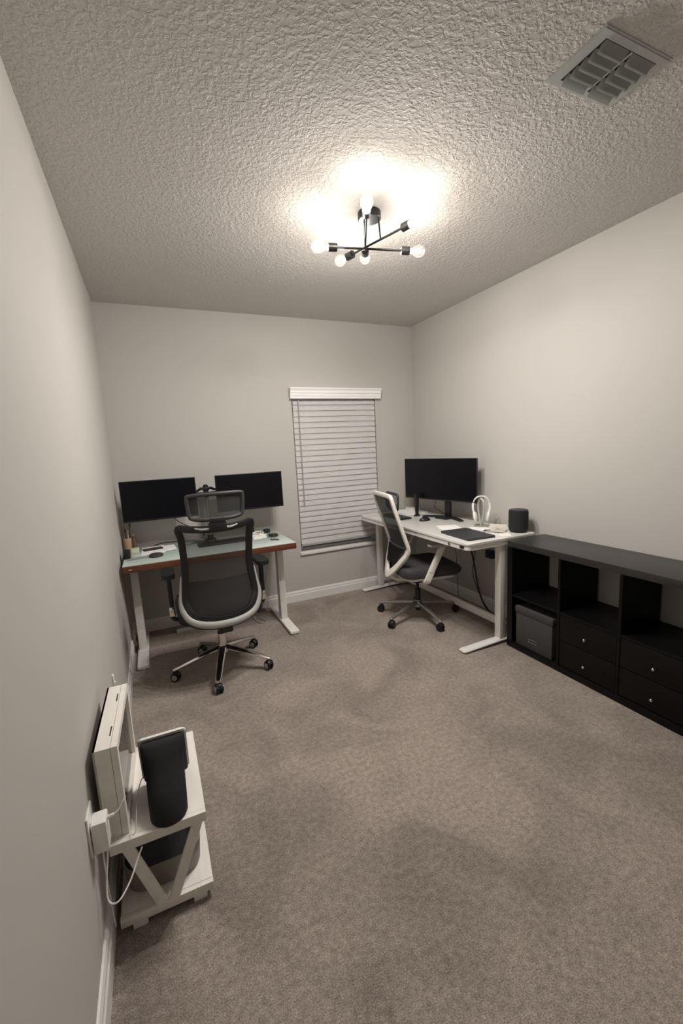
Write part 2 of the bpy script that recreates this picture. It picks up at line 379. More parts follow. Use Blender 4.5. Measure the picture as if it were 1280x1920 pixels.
for (a, b, z), off in zip(rods, (-0.022, 0.030, 0.0)):
    A = Vector((a[0]-LX, a[1]-LY, z-H)); B = Vector((b[0]-LX, b[1]-LY, z-H)); d = (B-A).normalized(); Mid = (A+B)/2
    rod = MB().cyl(A+d*0.075, B-d*0.075, 0.0055, n=14).build('arm', BLACKM, lamp)
    foot = Mid+d*off; top = Vector((foot.x, foot.y, -0.034))
    rl = math.hypot(top.x, top.y)
    if rl > 0.050: top.x *= 0.050/rl; top.y *= 0.050/rl
    MB().cyl(top, foot, 0.0045, n=12).build('stem', BLACKM, lamp)
    for P, dd in ((A, -d), (B, d)):
        MB().cyl(P-dd*0.080, P-dd*0.032, 0.0205, n=24, bev=0.002).build('socket', BLACKM, lamp)
        R3 = Matrix.Translation(P-dd*0.034) @ dd.to_track_quat('Z', 'Y').to_matrix().to_4x4()
        bulb = MB().lathe([(0.0135, 0), (0.0135, 0.010), (0.016, 0.018), (0.024, 0.032), (0.0295, 0.046), (0.031, 0.058), (0.0285, 0.071), (0.021, 0.082), (0.011, 0.088), (0.0005, 0.0895)], n=24, mtx=R3).build('bulb', BULBG, lamp)
        bulb['label'] = 'lit clear glass bulb'
        fm = MB()
        fm.lathe([(0.0128, 0.0), (0.0128, 0.008), (0.004, 0.018), (0.0035, 0.026)], n=14, mtx=R3)
        for k2 in range(6):
            an = 2*PI*k2/6
            fm.tube([R3 @ Vector((0.004*math.cos(an), 0.004*math.sin(an), 0.026)), R3 @ Vector((0.013*math.cos(an), 0.013*math.sin(an), 0.048)), R3 @ Vector((0.005*math.cos(an+.5), 0.005*math.sin(an+.5), 0.070))], 0.0019, n=6)
        fm.build('filament', FILAM, bulb)
        ld = bpy.data.lights.new('bulb_light', 'POINT'); ld.energy = BULB_W; ld.color = BULB_COL; ld.shadow_soft_size = 0.017
        lamp_nodes(ld)
        lo = bpy.data.objects.new('bulb_light', ld); COL.objects.link(lo); lo.parent = lamp; lo.location = P+dd*0.014

# ------------------------------------------------------------------ bookcase
BX0, BX1, BY1, BH = 2.525, 2.885, -1.705, 0.787
pit = 0.382; th = 0.046; inn = 0.017
ylen = th*2+4*pit-inn; BY0 = BY1-ylen
bc = thing('bookcase', 'long low black-brown cube bookcase with open cubbies and drawers along the right wall', 'bookcase', (BX0, BY1, 0))
def bk(x, y, z): return (x-BX0, y-BY1, z)
MB().box(bk(BX0, BY0, BH-0.042), bk(BX1, BY1, BH), 0.0015).build('top_panel', LIT_TOPW, bc)
MB().box(bk(BX0, BY0, 0), bk(BX1, BY1, 0.042), 0.0015).build('bottom_panel', BLACKW, bc)
for ya in (BY0, BY1-th): MB().box(bk(BX0, ya, 0.042), bk(BX1, ya+th, BH-0.042)).build('side_panel', BLACKW, bc)
zmid = 0.395
for k in (1, 2, 3):
    y = BY1-th-k*pit+inn
    MB().box(bk(BX0+0.004, y-inn, 0.042), bk(BX1, y, BH-0.042)).build('divider', BLACKW, bc)
for k in range(4):
    y1 = BY1-th-k*pit; y0 = y1-pit+inn
    MB().box(bk(BX0+0.004, y0, zmid-0.008), bk(BX1, y1, zmid+0.008)).build('shelf', BLACKW, bc)
for k in (1, 2, 3):
    y1 = BY1-th-k*pit-0.003; y0 = y1-pit+inn+0.006
    for (za, zb) in ((0.045, 0.213), (0.217, 0.384)):
        dm = MB().box(bk(BX0+0.006, y0, za), bk(BX0+0.022, y1, zb), 0.001)
        dm.box(bk(BX0+0.022, y0+0.008, za+0.01), bk(BX0+0.33, y0+0.018, zb-0.03)).box(bk(BX0+0.022, y1-0.018, za+0.01), bk(BX0+0.33, y1-0.008, zb-0.03)).box(bk(BX0+0.022, y0+0.008, za+0.006), bk(BX0+0.33, y1-0.008, za+0.012))
        d_ = dm.build('drawer', DRAWERW, bc)
        zc = (za+zb)/2-0.012; yc = (y0+y1)/2
        kn = MB().cyl(bk(BX0+0.007, yc, zc), bk(BX0-0.010, yc, zc), 0.004, n=12).sphere(bk(BX0-0.014, yc, zc), (0.006, 0.0085, 0.0085), 14).build('knob', STEEL, d_)
        kn['label'] = 'small steel knob'
# storage box in the lower left cubby
sb = thing('storage_box', 'dark grey fabric storage box with lid in the lower left cubby of the bookcase', 'storage box', (BX0+0.01, BY1-0.22, 0.042))
MB().box((0.004, -0.150, 0), (0.33, 0.150, 0.255), 0.006).build('box_body', BOXFAB, sb)
MB().box((0, -0.156, 0.236), (0.335, 0.156, 0.285), 0.006).build('lid', BOXFAB, sb)
lh = MB()
for a, b in (((-0.034, 0.052), (0.034, 0.056)), ((-0.034, 0.074), (0.034, 0.078)), ((-0.034, 0.056), (-0.030, 0.074)), ((0.030, 0.056), (0.034, 0.074))):
    lh.box((0.000, a[0], a[1]), (0.005, b[0], b[1]))
lh.build('label_holder', GREYMETAL, sb, smooth=False)['label'] = 'metal label holder'

# ------------------------------------------------------------------ left desk
ld_ = thing('standing_desk', 'standing desk with mint glass top, cherry wood edge and white metal legs against back wall', 'desk', (0.66, -0.37, 0))
def dk(x, y, z): return (x-0.66, y+0.37, z)
DX0, DX1, DY0, DY1, DZ = 0.022, 1.286, -0.690, -0.045, 0.760
MB().box(dk(DX0, DY0, DZ-0.052), dk(DX1, DY1, DZ-0.006), 0.002).build('wooden_frame', CHERRY, ld_)['label'] = 'cherry wood edge frame'
MB().box(dk(DX0+0.004, DY0+0.004, DZ-0.006), dk(DX1-0.004, DY1-0.004, DZ), 0.001).build('glass_top', GLASSTOP, ld_)['label'] = 'mint tinted glass top'
MB().box(dk(0.062, DY0-0.004, DZ-0.034), dk(0.088, DY0+0.01, DZ-0.026), 0.002).build('drawer_pull', STEEL, ld_)
for xc in (0.078, 1.212):
    lg = MB().box(dk(xc-0.028, -0.445, 0.03), dk(xc+0.028, -0.365, 0.42), 0.004).box(dk(xc-0.0265, -0.4435, 0.40), dk(xc+0.0265, -0.3665, DZ-0.058), 0.003)
    lg.build('leg', WHITEM, ld_)
    MB().box(dk(xc-0.038, -0.735, 0.008), dk(xc+0.038, -0.090, 0.032), 0.004).cyl(dk(xc, -0.71, 0), dk(xc, -0.71, 0.01), 0.02, n=14).cyl(dk(xc, -0.12, 0), dk(xc, -0.12, 0.01), 0.02, n=14).build('foot', WHITEM, ld_)
MB().box(dk(0.05, -0.43, DZ-0.10), dk(1.24, -0.37, DZ-0.055), 0.003).build('crossbar', WHITEM, ld_)

# ------------------------------------------------------------------ right desk
rd = thing('standing_desk', 'white standing desk with rounded corners and two control buttons along the right wall', 'desk', (2.53, -0.85, 0))
def rk(x, y, z): return (x-2.53, y+0.85, z)
RX0, RX1, RY0, RY1, RZ = 2.190, 2.835, -1.685, -0.050, 0.800
MB().prism([(x-2.53, y+0.85) for x, y in rrect(RX0, RY0, RX1, RY1, 0.035)], RZ-0.014, RZ, 0.003).build('desktop', DESKTOPW, rd)
MB().prism([(x-2.53, y+0.85) for x, y in rrect(RX0+0.006, RY0+0.006, RX1-0.006, RY1-0.006, 0.03)], RZ-0.050, RZ-0.014, 0.003).build('drawer_frame', WHITEM, rd)
for yc, xa in ((-1.640, 2.497), (-0.105, 2.350)):
    MB().box(rk(xa, yc-0.028, 0.03), rk(xa+0.050, yc+0.028, RZ-0.05), 0.003).build('leg', WHITEM, rd)
    MB().tube(catmull([rk(2.160, yc, 0.010), rk(2.175, yc, 0.014), rk(2.24, yc, 0.016), rk(2.40, yc, 0.022), rk(2.55, yc, 0.026), rk(2.80, yc, 0.016), rk(2.84, yc, 0.012)], 4), 0.036, 0.014, 18, up=(0, 0, 1), taper=lambda u: min(1, 0.55+u*3, 0.55+(1-u)*3)).build('foot', WHITEM, rd)
MB().box(rk(2.60, -1.60, 0.075), rk(2.625, -0.11, 0.135), 0.003).box(rk(2.54, -1.655, 0.08), rk(2.62, -1.60, 0.13)).box(rk(2.395, -0.115, 0.08), rk(2.62, -0.09, 0.13)).build('lower_crossbar', WHITEM, rd)
MB().box(rk(2.515, -1.60, RZ-0.09), rk(2.57, -0.13, RZ-0.05), 0.002).build('upper_crossbar', WHITEM, rd)
MB().cyl(rk(RX0+0.008, -1.480, RZ-0.030), rk(RX0-0.004, -1.480, RZ-0.030), 0.011, n=20).build('control_button', STEEL, rd)['label'] = 'silver round control'
MB().box(rk(RX0-0.003, -1.635, RZ-0.040), rk(RX0+0.008, -1.595, RZ-0.022), 0.003).build('control_button', BLACKP, rd)['label'] = 'black control'

# ------------------------------------------------------------------ chairs
def caster(parent, x, y, ang, cap):
    """twin-wheel caster, wheel axis across ang"""
    mt = Matrix.Translation((x, y, 0.0)) @ Matrix.Rotation(ang, 4, 'Z')
    c_ = MB()
    for sx in (-0.014, 0.014):
        tt = MB(); tt.cyl((0, sx-0.010, 0.030), (0, sx+0.010, 0.030), 0.030, n=24, bev=0.006)
        tt.bm.transform(mt); me = bpy.data.meshes.new('t'); tt.bm.to_mesh(me); c_.bm.from_mesh(me); bpy.data.meshes.remove(me)
    c_.tube([mt @ Vector(p) for p in catmull([(-0.022, 0, 0.036), (-0.012, 0, 0.057), (0.012, 0, 0.062), (0.028, 0, 0.045)], 4)], 0.020, 0.006, 10, up=(0, 0, 1))
    c_.cyl(mt @ Vector((0.008, 0, 0.05)), mt @ Vector((0.008, 0, 0.082)), 0.006, n=10)
    o = c_.build('caster', BLACKP, parent)
    if cap:
        for sy in (-1, 1):
            MB().cyl(mt @ Vector((0, sy*0.0235, 0.030)), mt @ Vector((0, sy*0.0270, 0.030)), 0.020, 0.017, 20).build('hubcap', CAPGREY, o)['label'] = 'grey hubcap'
    return o

def star_base(ch, angs, R, armmat, hz, cap, wheel_rot, aw=0.026):
    hub = MB().cyl((0, 0, hz-0.045), (0, 0, hz+0.018), 0.032, 0.028, 28, 0.003).build('base_hub', armmat, ch)
    for i, a in enumerate(angs):
        a = math.radians(a); d = Vector((math.cos(a), math.sin(a), 0))
        pts = catmull([d*0.015+Vector((0, 0, hz-0.004)), d*(R*0.5)+Vector((0, 0, (hz+0.086)/2+0.002)), d*(R-0.01)+Vector((0, 0, 0.086)), d*(R+0.014)+Vector((0, 0, 0.081))], 5)
        MB().tube(pts, aw, 0.014, 14, up=(0, 0, 1), square=False, taper=lambda u: 1.15-0.5*u).build('base_leg', armmat, ch)
        caster(ch, d.x*R, d.y*R, wheel_rot[i], cap)

# ---- left chair
cl = thing('office_chair', 'black mesh office chair with headrest, grey lower rim and chrome base at the cherry-edged desk', 'office chair', (0.605, -0.985, 0), 0.0)
star_base(cl, [183, 255, 327, 39, 111], 0.325, CHROME, 0.165, True, [-0.5, 1.75, -1.1, -0.85, -0.6])
MB().cyl((0, 0, 0.17), (0, 0, 0.262), 0.026, n=24).cyl((0, 0, 0.25), (0, 0, 0.40), 0.014, n=20).build('gas_cylinder', CHROME, cl)
MB().cyl((0, 0, 0.262), (0, 0, 0.272), 0.028, n=24).build('cylinder_collar', BLACKP, cl)
MB().box((-0.075, -0.16, 0.355), (0.075, 0.12, 0.43), 0.015).box((-0.045, -0.275, 0.365), (0.045, -0.14, 0.435), 0.012).cyl((0, 0, .325), (0, 0, 0.36), 0.045, 0.06, 20).build('tilt_mechanism', BLACKP, cl)
MB().cyl((0.06, -0.03, 0.40), (0.27, -0.05, 0.385), 0.006, n=10).box((0.25, -0.075, 0.378), (0.31, -0.035, 0.390), 0.004).build('lever', BLACKP, cl)
def seat_fn(hw, y0, y1, z0, hgt, rr=0.08):
    mb = MB(); poly = rrect(-hw, y0, hw, y1, rr, 8); t = bmesh.new(); n = len(poly); cy = (y0+y1)/2
    prof = [(0.93, 0), (0.985, 0.012), (1.0, hgt*0.45), (0.985, hgt*0.75), (0.95, hgt*0.93), (0.85, hgt), (0.5, hgt*0.97), (0.0, hgt*0.92)]
    rings = []
    for k, z in prof[:-1]:
        rings.append([t.verts.new((x*k, cy+(y-cy)*k, z0+z-(0.02 if y > y1-rr and z > hgt*.5 else 0)*((y-(y1-rr))/rr if y > y1-rr else 0))) for x, y in poly])
    for A, B in zip(rings, rings[1:]):
        for j in range(n): t.faces.new((A[j], A[(j+1) % n], B[(j+1) % n], B[j]))
    t.faces.new(rings[0][::-1]); t.faces.new(rings[-1]); mb._add(t); return mb
seat_fn(0.272, -0.225, 0.265, 0.430, 0.090).build('seat', BLACKF, cl)
# backrest outline: (half width, z), depth profile y(z)
OUT = [(0.238, 1.082), (0.228, 1.000), (0.2235, 0.930), (0.221, 0.840), (0.2235, 0.750), (0.234, 0.650), (0.2405, 0.590), (0.234, 0.540), (0.205, 0.492), (0.155, 0.460), (0.075, 0.443), (0.0, 0.440)]
def ydepth(z, u=0.0):
    pts = [(0.43, -0.265), (0.50, -0.255), (0.60, -0.225), (0.70, -0.205), (0.80, -0.21), (0.90, -0.232), (1.0, -0.258), (1.10, -0.285), (1.30, -0.30)]
    for (za, ya), (zb, yb) in zip(pts, pts[1:]):
        if z <= zb:
            y = ya+(yb-ya)*(z-za)/(zb-za); break
    else: y = pts[-1][1]
    return y+0.9*u*u
ins = 0.019
def P_out(sgn, w, z, k=ins, dy=0.0):
    # inset towards the panel's middle
    cz = 0.78; zz = z-(k if z > cz+0.25 else (-k if z < 0.55 else 0)); ww = max(0, w-k)
    return Vector((sgn*ww, ydepth(zz, ww)+dy, zz))
left = [P_out(-1, w, z) for w, z in OUT]; right = [P_out(1, w, z) for w, z in OUT[::-1]][1:]
top = [Vector((x, ydepth(1.05, x)-0.0, 1.063-0.018*(1-(x/0.22)**2))) for x in (0.15, 0.05, -0.05, -0.15)]
loop = catmull(left+right+top, 4, closed=True)
MB().tube(loop, 0.0215, 0.013, 14, closed=True, up=(0, -1, 0), square=True).build('backrest_frame', BLACKP, cl)
def half(z):
    if z >= OUT[0][1]: return OUT[0][0]
    for (wa, za), (wb, zb) in zip(OUT, OUT[1:]):
        if z >= zb: return wb+(wa-wb)*(z-zb)/(za-zb)
    return 0.0
def back_fn(a, b):
    z = 0.452+(1.055-0.452)*b; w = max(0.0, half(z)-0.02); x = -w+2*w*a
    zt = z-0.018*(1-(x/0.22)**2)*max(0, (b-0.8)/0.2)
    return Vector((x, ydepth(zt, x)+0.004, zt))
MB().grid(back_fn, 16, 40).build('backrest_mesh', MESHB, cl)['label'] = 'see-through black mesh'
# denser lumbar pad inside the lower half
def lum_fn(a, b):
    z = 0.475+(0.70-0.475)*b; w = max(0.0, half(z)-0.045); x = -w+2*w*a
    return Vector((x, ydepth(z, x)+0.030, z))
MB().grid(lum_fn, 16, 14, 0.006).build('lumbar_pad', MESHD, cl)
# grey rim round the lower half, outside the black frame
rim_pts = [P_out(-1, w, z, -0.004, -0.008) for w, z in OUT if z < 0.80]+[P_out(1, w, z, -0.004, -0.008) for w, z in OUT[::-1] if z < 0.80][1:]
for p in rim_pts:
    if p.z < 0.5: p.z -= 0.004
MB().tube(catmull(rim_pts, 5), 0.0185, 0.016, 12, up=(0, -1, 0), taper=lambda u: 0.35+0.95*math.sin(PI*u)**0.7).build('lower_rim', RIMGREY, cl)['label'] = 'light grey rim'
sh_pts = [Vector((p.x*1.03, p.y+0.022, p.z-0.018)) for p in rim_pts[1:-1]]
MB().tube(catmull(sh_pts, 4), 0.021, 0.020, 12, up=(0, -1, 0)).build('back_shell', BLACKP, cl)
# headrest
hc = Vector((0.012, -0.262, 1.181))
def hr_pt(x, z): return Vector((hc.x+x, hc.y+0.9*x*x, hc.z+z))
hl = [hr_pt(x, z) for x, z in [(-0.166, 0.055), (-0.150, 0.072), (-0.06, 0.077), (0.06, 0.077), (0.150, 0.074), (0.168, 0.056), (0.160, -0.040), (0.140, -0.068), (0.06, -0.078), (-0.06, -0.078), (-0.140, -0.068), (-0.160, -0.040)]]
MB().tube(catmull(hl, 5, closed=True), 0.0125, 0.011, 12, closed=True, up=(0, -1, 0)).build('headrest_frame', GREYD, cl)
MB().grid(lambda a, b: hr_pt((-0.158+0.316*a)*(0.94+0.06*b), -0.070+0.140*b)+Vector((0, 0.004, 0)), 14, 8).build('headrest_mesh', MESHG, cl)['label'] = 'grey see-through mesh'
MB().box((-0.045, -0.300, 1.030), (0.060, -0.262, 1.088), 0.008).box((-0.040, -0.300, 1.080), (0.055, -0.275, 1.112), 0.006).build('headrest_bracket', BLACKP, cl)
for sx in (-1, 1):
    MB().tube(catmull([(sx*0.040+0.008, -0.285, 1.052), (sx*0.085, -0.283, 1.050), (sx*0.128, -0.272, 1.060)], 4), 0.009, 0.006, 10, up=(0, -1, 0), taper=lambda u: 1-0.5*u).build('bracket_arm', RIMGREY, cl)
for sx in (-1, 1):
    ar = MB().box((sx*0.300-0.014, -0.075, 0.475), (sx*0.300+0.014, -0.035, 0.738), 0.006)
    ar.tube(catmull([(sx*0.20, -0.02, 0.425), (sx*0.27, -0.035, 0.430), (sx*0.300, -0.05, 0.455), (sx*0.300, -0.055, 0.50)], 4), 0.018, 0.013, 12)
    ao = ar.build('armrest_post', BLACKP, cl)
    MB().box((sx*0.300-0.017, -0.079, 0.470), (sx*0.300+0.017, -0.040, 0.535), 0.005).build('chrome_sleeve', CHROME, ao)['label'] = 'chrome sleeve'
    MB().prism(rrect(sx*0.302-0.041, -0.155, sx*0.302+0.041, 0.075, 0.030), 0.736, 0.764, 0.006).build('armrest_pad', BLACKP, cl)
# ---- right chair (faces the right wall)
cr = thing('office_chair', 'white-framed office chair with dark mesh back and charcoal seat at the white desk', 'office chair', (2.282, -0.925, 0), math.radians(-101))
star_base(cr, [232, 298, 7, 86, 158], 0.345, GREYMETAL, 0.135, False, [0.9, 2.2, 0.5, 1.3, 1.9], 0.020)
MB().cyl((0, 0, 0.14), (0, 0, 0.25), 0.025, n=24).cyl((0, 0, 0.06), (0, 0, 0.1), 0.022, n=18).cyl((0, 0, 0.24), (0, 0, 0.36), 0.014, n=18).build('gas_cylinder', BLACKP, cr)
MB().box((-0.07, -0.14, 0.345), (0.07, 0.13, 0.395), 0.015).cyl((0, 0, .31), (0, 0, 0.36), 0.035, 0.05, 20).build('tilt_mechanism', BLACKP, cr)
seat_fn(0.250, -0.215, 0.325, 0.415, 0.085, 0.10).build('seat', CHARFAB, cr)
seat_fn(0.235, -0.200, 0.305, 0.390, 0.030, 0.10).build('seat_shell', WHITEF, cr)['label'] = 'white underside shell'
FR = [(0.170, -0.298, 1.097), (0.205, -0.290, 1.080), (0.212, -0.262, 0.98), (0.214, -0.222, 0.86), (0.216, -0.185, 0.745), (0.216, -0.160, 0.660), (0.200, -0.172, 0.605), (0.162, -0.196, 0.550), (0.108, -0.225, 0.487), (0.050, -0.252, 0.434), (0.0, -0.266, 0.412)]
lp = [Vector((-x, y, z)) for x, y, z in FR]+[Vector(p) for p in FR[::-1][1:]]+[Vector((0.06, -0.300, 1.100)), Vector((-0.06, -0.300, 1.100))]
def frw(u): return 1.0
MB().tube(catmull(lp, 5, closed=True), 0.017, 0.014, 14, closed=True, up=(0, -1, 0.0), square=True).build('backrest_frame', WHITEF, cr)
# widened lower V of the frame
vv = [Vector((-x*0.96, y-0.004, z+0.006)) for x, y, z in FR[5:]]+[Vector((x*0.96, y-0.004, z+0.006)) for x, y, z in FR[5:][::-1][1:]]
MB().tube(catmull(vv, 5), 0.031, 0.013, 14, up=(0, -1, 0.3), square=True, taper=lambda u: 0.6+0.4*math.sin(PI*u)).build('lower_frame', WHITEF, cr)
def rb(a, b):
    z = 0.66+(1.09-0.66)*b
    pts = [(0.60, -0.185), (0.675, -0.160), (0.745, -0.180), (0.86, -0.222), (0.98, -0.262), (1.1, -0.298)]
    for (za, ya), (zb, yb) in zip(pts, pts[1:]):
        if z <= zb: y = ya+(yb-ya)*(z-za)/(zb-za); break
    x = -0.205+0.41*a
    return Vector((x, y-0.03*(1-(x/0.205)**2)*0.5, z))
MB().grid(rb, 12, 20).build('backrest_mesh', MESHD, cr)['label'] = 'dark mesh'
MB().grid(lambda a, b: Vector(((-0.185+0.37*a)*(0.45+0.55*b), -0.235+0.06*b-0.008, 0.520+0.135*b)), 10, 8, 0.008).build('lumbar_pad', BLACKF, cr)
MB().tube(catmull([(-0.205, -0.165, 0.665), (-0.1, -0.180, 0.655), (0.1, -0.180, 0.655), (0.205, -0.165, 0.665)], 4), 0.012, 0.007, 10, up=(0, -1, 0)).build('lumbar_bar', GREYD, cr)
MB().tube(catmull([(0, -0.252, 0.43), (0, -0.215, 0.375), (0, -0.12, 0.352), (0, -0.02, 0.355)], 5), 0.032, 0.014, 14, up=(0, 0, 1), square=True).build('back_support', WHITEF, cr)
h2 = Vector((0.0, -0.215, 1.035))
def h2p(x, z): return Vector((h2.x+x, h2.y+0.9*x*x-0.02*(1-abs(z)/0.07), h2.z+z))
hl2 = [h2p(x, z) for x, z in [(-0.135, 0.045), (-0.11, 0.065), (0, 0.07), (0.11, 0.065), (0.135, 0.045), (0.13, -0.04), (0.10, -0.065), (0, -0.07), (-0.10, -0.065), (-0.13, -0.04)]]
MB().tube(catmull(hl2, 5, closed=True), 0.010, 0.010, 10, closed=True, up=(0, -1, 0)).build('headrest_frame', GREYD, cr)
MB().grid(lambda a, b: h2p(-0.13+0.26*a, -0.065+0.13*b), 12, 8).build('headrest_mesh', MESHG, cr)
MB().tube(catmull([(0, -0.292, 1.075), (0, -0.26, 1.06), (0, -0.20, 1.045)], 4), 0.02, 0.006, 10, up=(0, 0, 1)).build('headrest_bracket', BLACKP, cr)
for sx in (-1, 1):
    MB().tube(catmull([(sx*0.13, 0.01, 0.385), (sx*0.225, -0.025, 0.380), (sx*0.262, -0.028, 0.395), (sx*0.268, -0.005, 0.445), (sx*0.268, 0.012, 0.48)], 5), 0.026, 0.014, 12, up=(1, 0, 0.2), square=True).tube([(sx*0.268, 0.006, 0.47), (sx*0.268, 0.112, 0.682)], 0.024, 0.017, 14, up=(1, 0, 0), square=True).build('armrest_post', WHITEF, cr)
    MB().prism(rrect(sx*0.268-0.042, -0.015, sx*0.268+0.042, 0.215, 0.035), 0.682, 0.702, 0.006).build('armrest_pad', RIMGREY, cr)

# ------------------------------------------------------------------ monitors on the left desk
def monitor_panel(root, w, h, depth=0.03):
    MB().box((-w/2, 0.0, 0), (w/2, 0.012, h), 0.002).box((-w*0.36, 0.012, h*0.15), (w*0.36, depth, h*0.82), 0.008).build('casing', BLACKP, root)
    MB().box((-w/2+0.006, -0.0015, 0.014), (w/2-0.006, 0.0005, h-0.006)).build('screen', SCREEN, root, smooth=False)
grp = None
m1 = thing('computer_monitor', 'switched-off black monitor above the cherry-edged desk, nearest the left wall', 'monitor', (0.320, -0.250, 1.000), 0.0)
monitor_panel(m1, 0.560, 0.322)
m2 = thing('computer_monitor', 'switched-off black monitor on the shared arm, nearest the window blind', 'monitor', (1.043, -0.250, 1.006), 0.0)
monitor_panel(m2, 0.575, 0.314)
ma = thing('monitor_mount', 'black twin monitor arm with central pole clamped to the cherry-edged desk', 'monitor arm', (0.690, -0.120, 0.760))
MB().cyl((0, 0, 0.008), (0, 0, 0.455), 0.017, n=20).build('pole', GREYMETAL, ma)
MB().box((-0.045, -0.045, 0), (0.045, 0.05, 0.008), 0.002).cyl((0, 0, 0.0), (0, 0, 0.045), 0.026, n=20).build('clamp', BLACKP, ma)
MB().cyl((0, 0, 0.380), (0, 0, 0.420), 0.030, n=20).cyl((0, 0, 0.425), (0, 0, 0.470), 0.024, n=20).box((-0.055, -0.03, 0.440), (0.055, 0.012, 0.462), 0.006).tube([(-0.095, -0.01, 0.425), (-0.05, -0.01, 0.446)], 0.018, 0.010, 12, up=(0, 0, 1), square=True).tube([(0.095, -0.01, 0.432), (0.05, -0.01, 0.446)], 0.018, 0.010, 12, up=(0, 0, 1), square=True).sphere((0, 0, 0.474), (0.020, 0.020, 0.012), 14).build('collar', BLACKP, ma)
for tx in (-0.370, 0.353):
    MB().tube([(0, 0, 0.40), (tx*0.5, 0.03, 0.40)], 0.012, 0.02, 12, up=(0, 0, 1), square=True).tube([(tx*0.5, 0.03, 0.415), (tx, -0.06, 0.405)], 0.011, 0.016, 12, up=(0, 0, 1), square=True).cyl((tx*0.5, 0.03, 0.38), (tx*0.5, 0.03, 0.435), 0.018, n=16).box((tx-0.045, -0.099, 0.36), (tx+0.045, -0.092, 0.45), 0.002).cyl((tx, -0.093, 0.405), (tx, -0.055, 0.405), 0.015, n=14).build('arm', BLACKP, ma)

def cable(name, pts, r, m_, label, cat='cable', n=6, parent=None):
    if parent is None: return tag(MB().tube(catmull(pts, n), r, n=8).build(name, m_), label, cat)
    inv = (Matrix.Translation(parent.location) @ Matrix.Rotation(parent.rotation_euler.z, 4, 'Z')).inverted()
    o = MB().tube(catmull([inv @ Vector(p) for p in pts], n), r, n=8).build(name, m_, parent)
    o['label'] = label
    return o
cable('monitor_cable', [(0.40, -0.225, 1.05), (0.42, -0.21, 0.985), (0.48, -0.17, 0.93), (0.57, -0.13, 0.88), (0.63, -0.10, 0.84), (0.64, -0.08, 0.80)], 0.0035, BLACKP, 'thin black cable drooping from under the monitor nearest the left wall', parent=m1)

# ------------------------------------------------------------------ things on the left desk
Z1 = 0.760
pc = thing('brush_cup', 'beige wooden cup of sticks and brushes in the far left corner of the cherry-edged desk', 'cup', (0.044, -0.110, Z1))
MB().lathe([(0.0, 0), (0.026, 0), (0.029, 0.004), (0.031, 0.10), (0.028, 0.10), (0.026, 0.006), (0.0, 0.005)], cap=False, n=24).build('cup', TAN, pc)
for i, (x, y, hgt, mm) in enumerate([(-0.012, 0, 0.185, TAN), (0.006, -0.01, 0.165, CREAM), (0.014, 0.008, 0.20, BROWN), (-0.003, 0.012, 0.155, BROWN), (0.0, -0.002, 0.215, TAN)]):
    tp = Vector((x*2.0, y*2.0, hgt)); so = MB().cyl((x, y, 0.006), tp, 0.0032, 0.0028, n=8)
    if i in (2, 3): so.sphere(tp, (0.009, 0.006, 0.018), 10)
    so.build('stick', mm, pc)
bt = thing('spice_bottle', 'dark brown slim bottle standing right of the brush cup', 'bottle', (0.090, -0.105, Z1))
MB().lathe([(0.0, 0), (0.017, 0), (0.018, 0.003), (0.018, 0.085), (0.010, 0.10), (0.009, 0.115), (0, 0.116)], cap=False, n=20).build('bottle_body', BROWN, bt)
MB().lathe([(0.0, 0), (0.0115, 0), (0.0115, 0.018), (0, 0.019)], (0, 0, 0.112), cap=False, n=20).build('cap', TAN, bt)
tag(MB().box((-0.022, -0.045, 0), (0.022, 0.045, 0.058), 0.004).cyl((0, 0, .058), (0, 0, .062), 0.012, n=16).build('small_box', BLACKF), 'small black box at the left end of the cherry-edged desk', 'box').location = (0.047, -0.420, Z1)
tag(MB().box((-0.028, -0.050, 0), (0.028, 0.050, 0.026), 0.003).box((-0.026, -0.048, 0.026), (0.026, 0.048, 0.030), 0.001).build('card_box', mat('pale_green_card', (0.60, 0.66, 0.53), 0.7, var=(9, 0.05))), 'flat pale green box right of the brush cup', 'box').location = (0.098, -0.250, Z1)
def flat(name, m_, poly, z, th_, label, cat, grp=None, curl=0.0):
    cx_ = sum(p[0] for p in poly)/len(poly); cy_ = sum(p[1] for p in poly)/len(poly)
    b_ = MB().prism([(x-cx_, y-cy_) for x, y in poly], 0, th_)
    o = b_.build(name, m_, smooth=False); o.location = (cx_, cy_, z); return tag(o, label, cat, grp)
flat('paper_stack', PAPER, [(0.140, -0.395), (0.315, -0.370), (0.310, -0.120), (0.145, -0.140)], Z1, 0.006, 'stack of white paper under the dark phone on the cherry-edged desk', 'paper')
flat('envelope', PAPER, [(0.300, -0.335), (0.400, -0.305), (0.390, -0.130), (0.312, -0.135)], Z1, 0.003, 'white envelope poking out right of the paper stack with the phone', 'envelope')
ph = thing('phone', 'dark brown phone lying on the white paper stack', 'phone', (0.225, -0.245, Z1+0.006), math.radians(-78))
MB().prism(rrect(-0.036, -0.072, 0.036, 0.072, 0.01), 0, 0.008, 0.001).build('phone_body', BLACKP, ph)
MB().prism(rrect(-0.033, -0.069, 0.033, 0.069, 0.008), 0.008, 0.0088).build('phone_screen', mat('brown_phone_screen', (0.05, 0.038, 0.032), 0.3, var=(5, 0.1)), ph)
hm = thing('hand_mirror', 'round black disc with flat grey handle lying near the front edge of the cherry-edged desk', 'hand mirror', (0.245, -0.500, Z1), math.radians(3))
MB().lathe([(0.0, 0), (0.046, 0), (0.050, 0.006), (0.048, 0.018), (0.040, 0.023), (0.0, 0.024)], cap=False, sy=0.95).build('disc', GREYD, hm)
MB().box((-0.190, -0.013, 0), (-0.045, 0.013, 0.010), 0.003).build('handle', GREYP, hm)
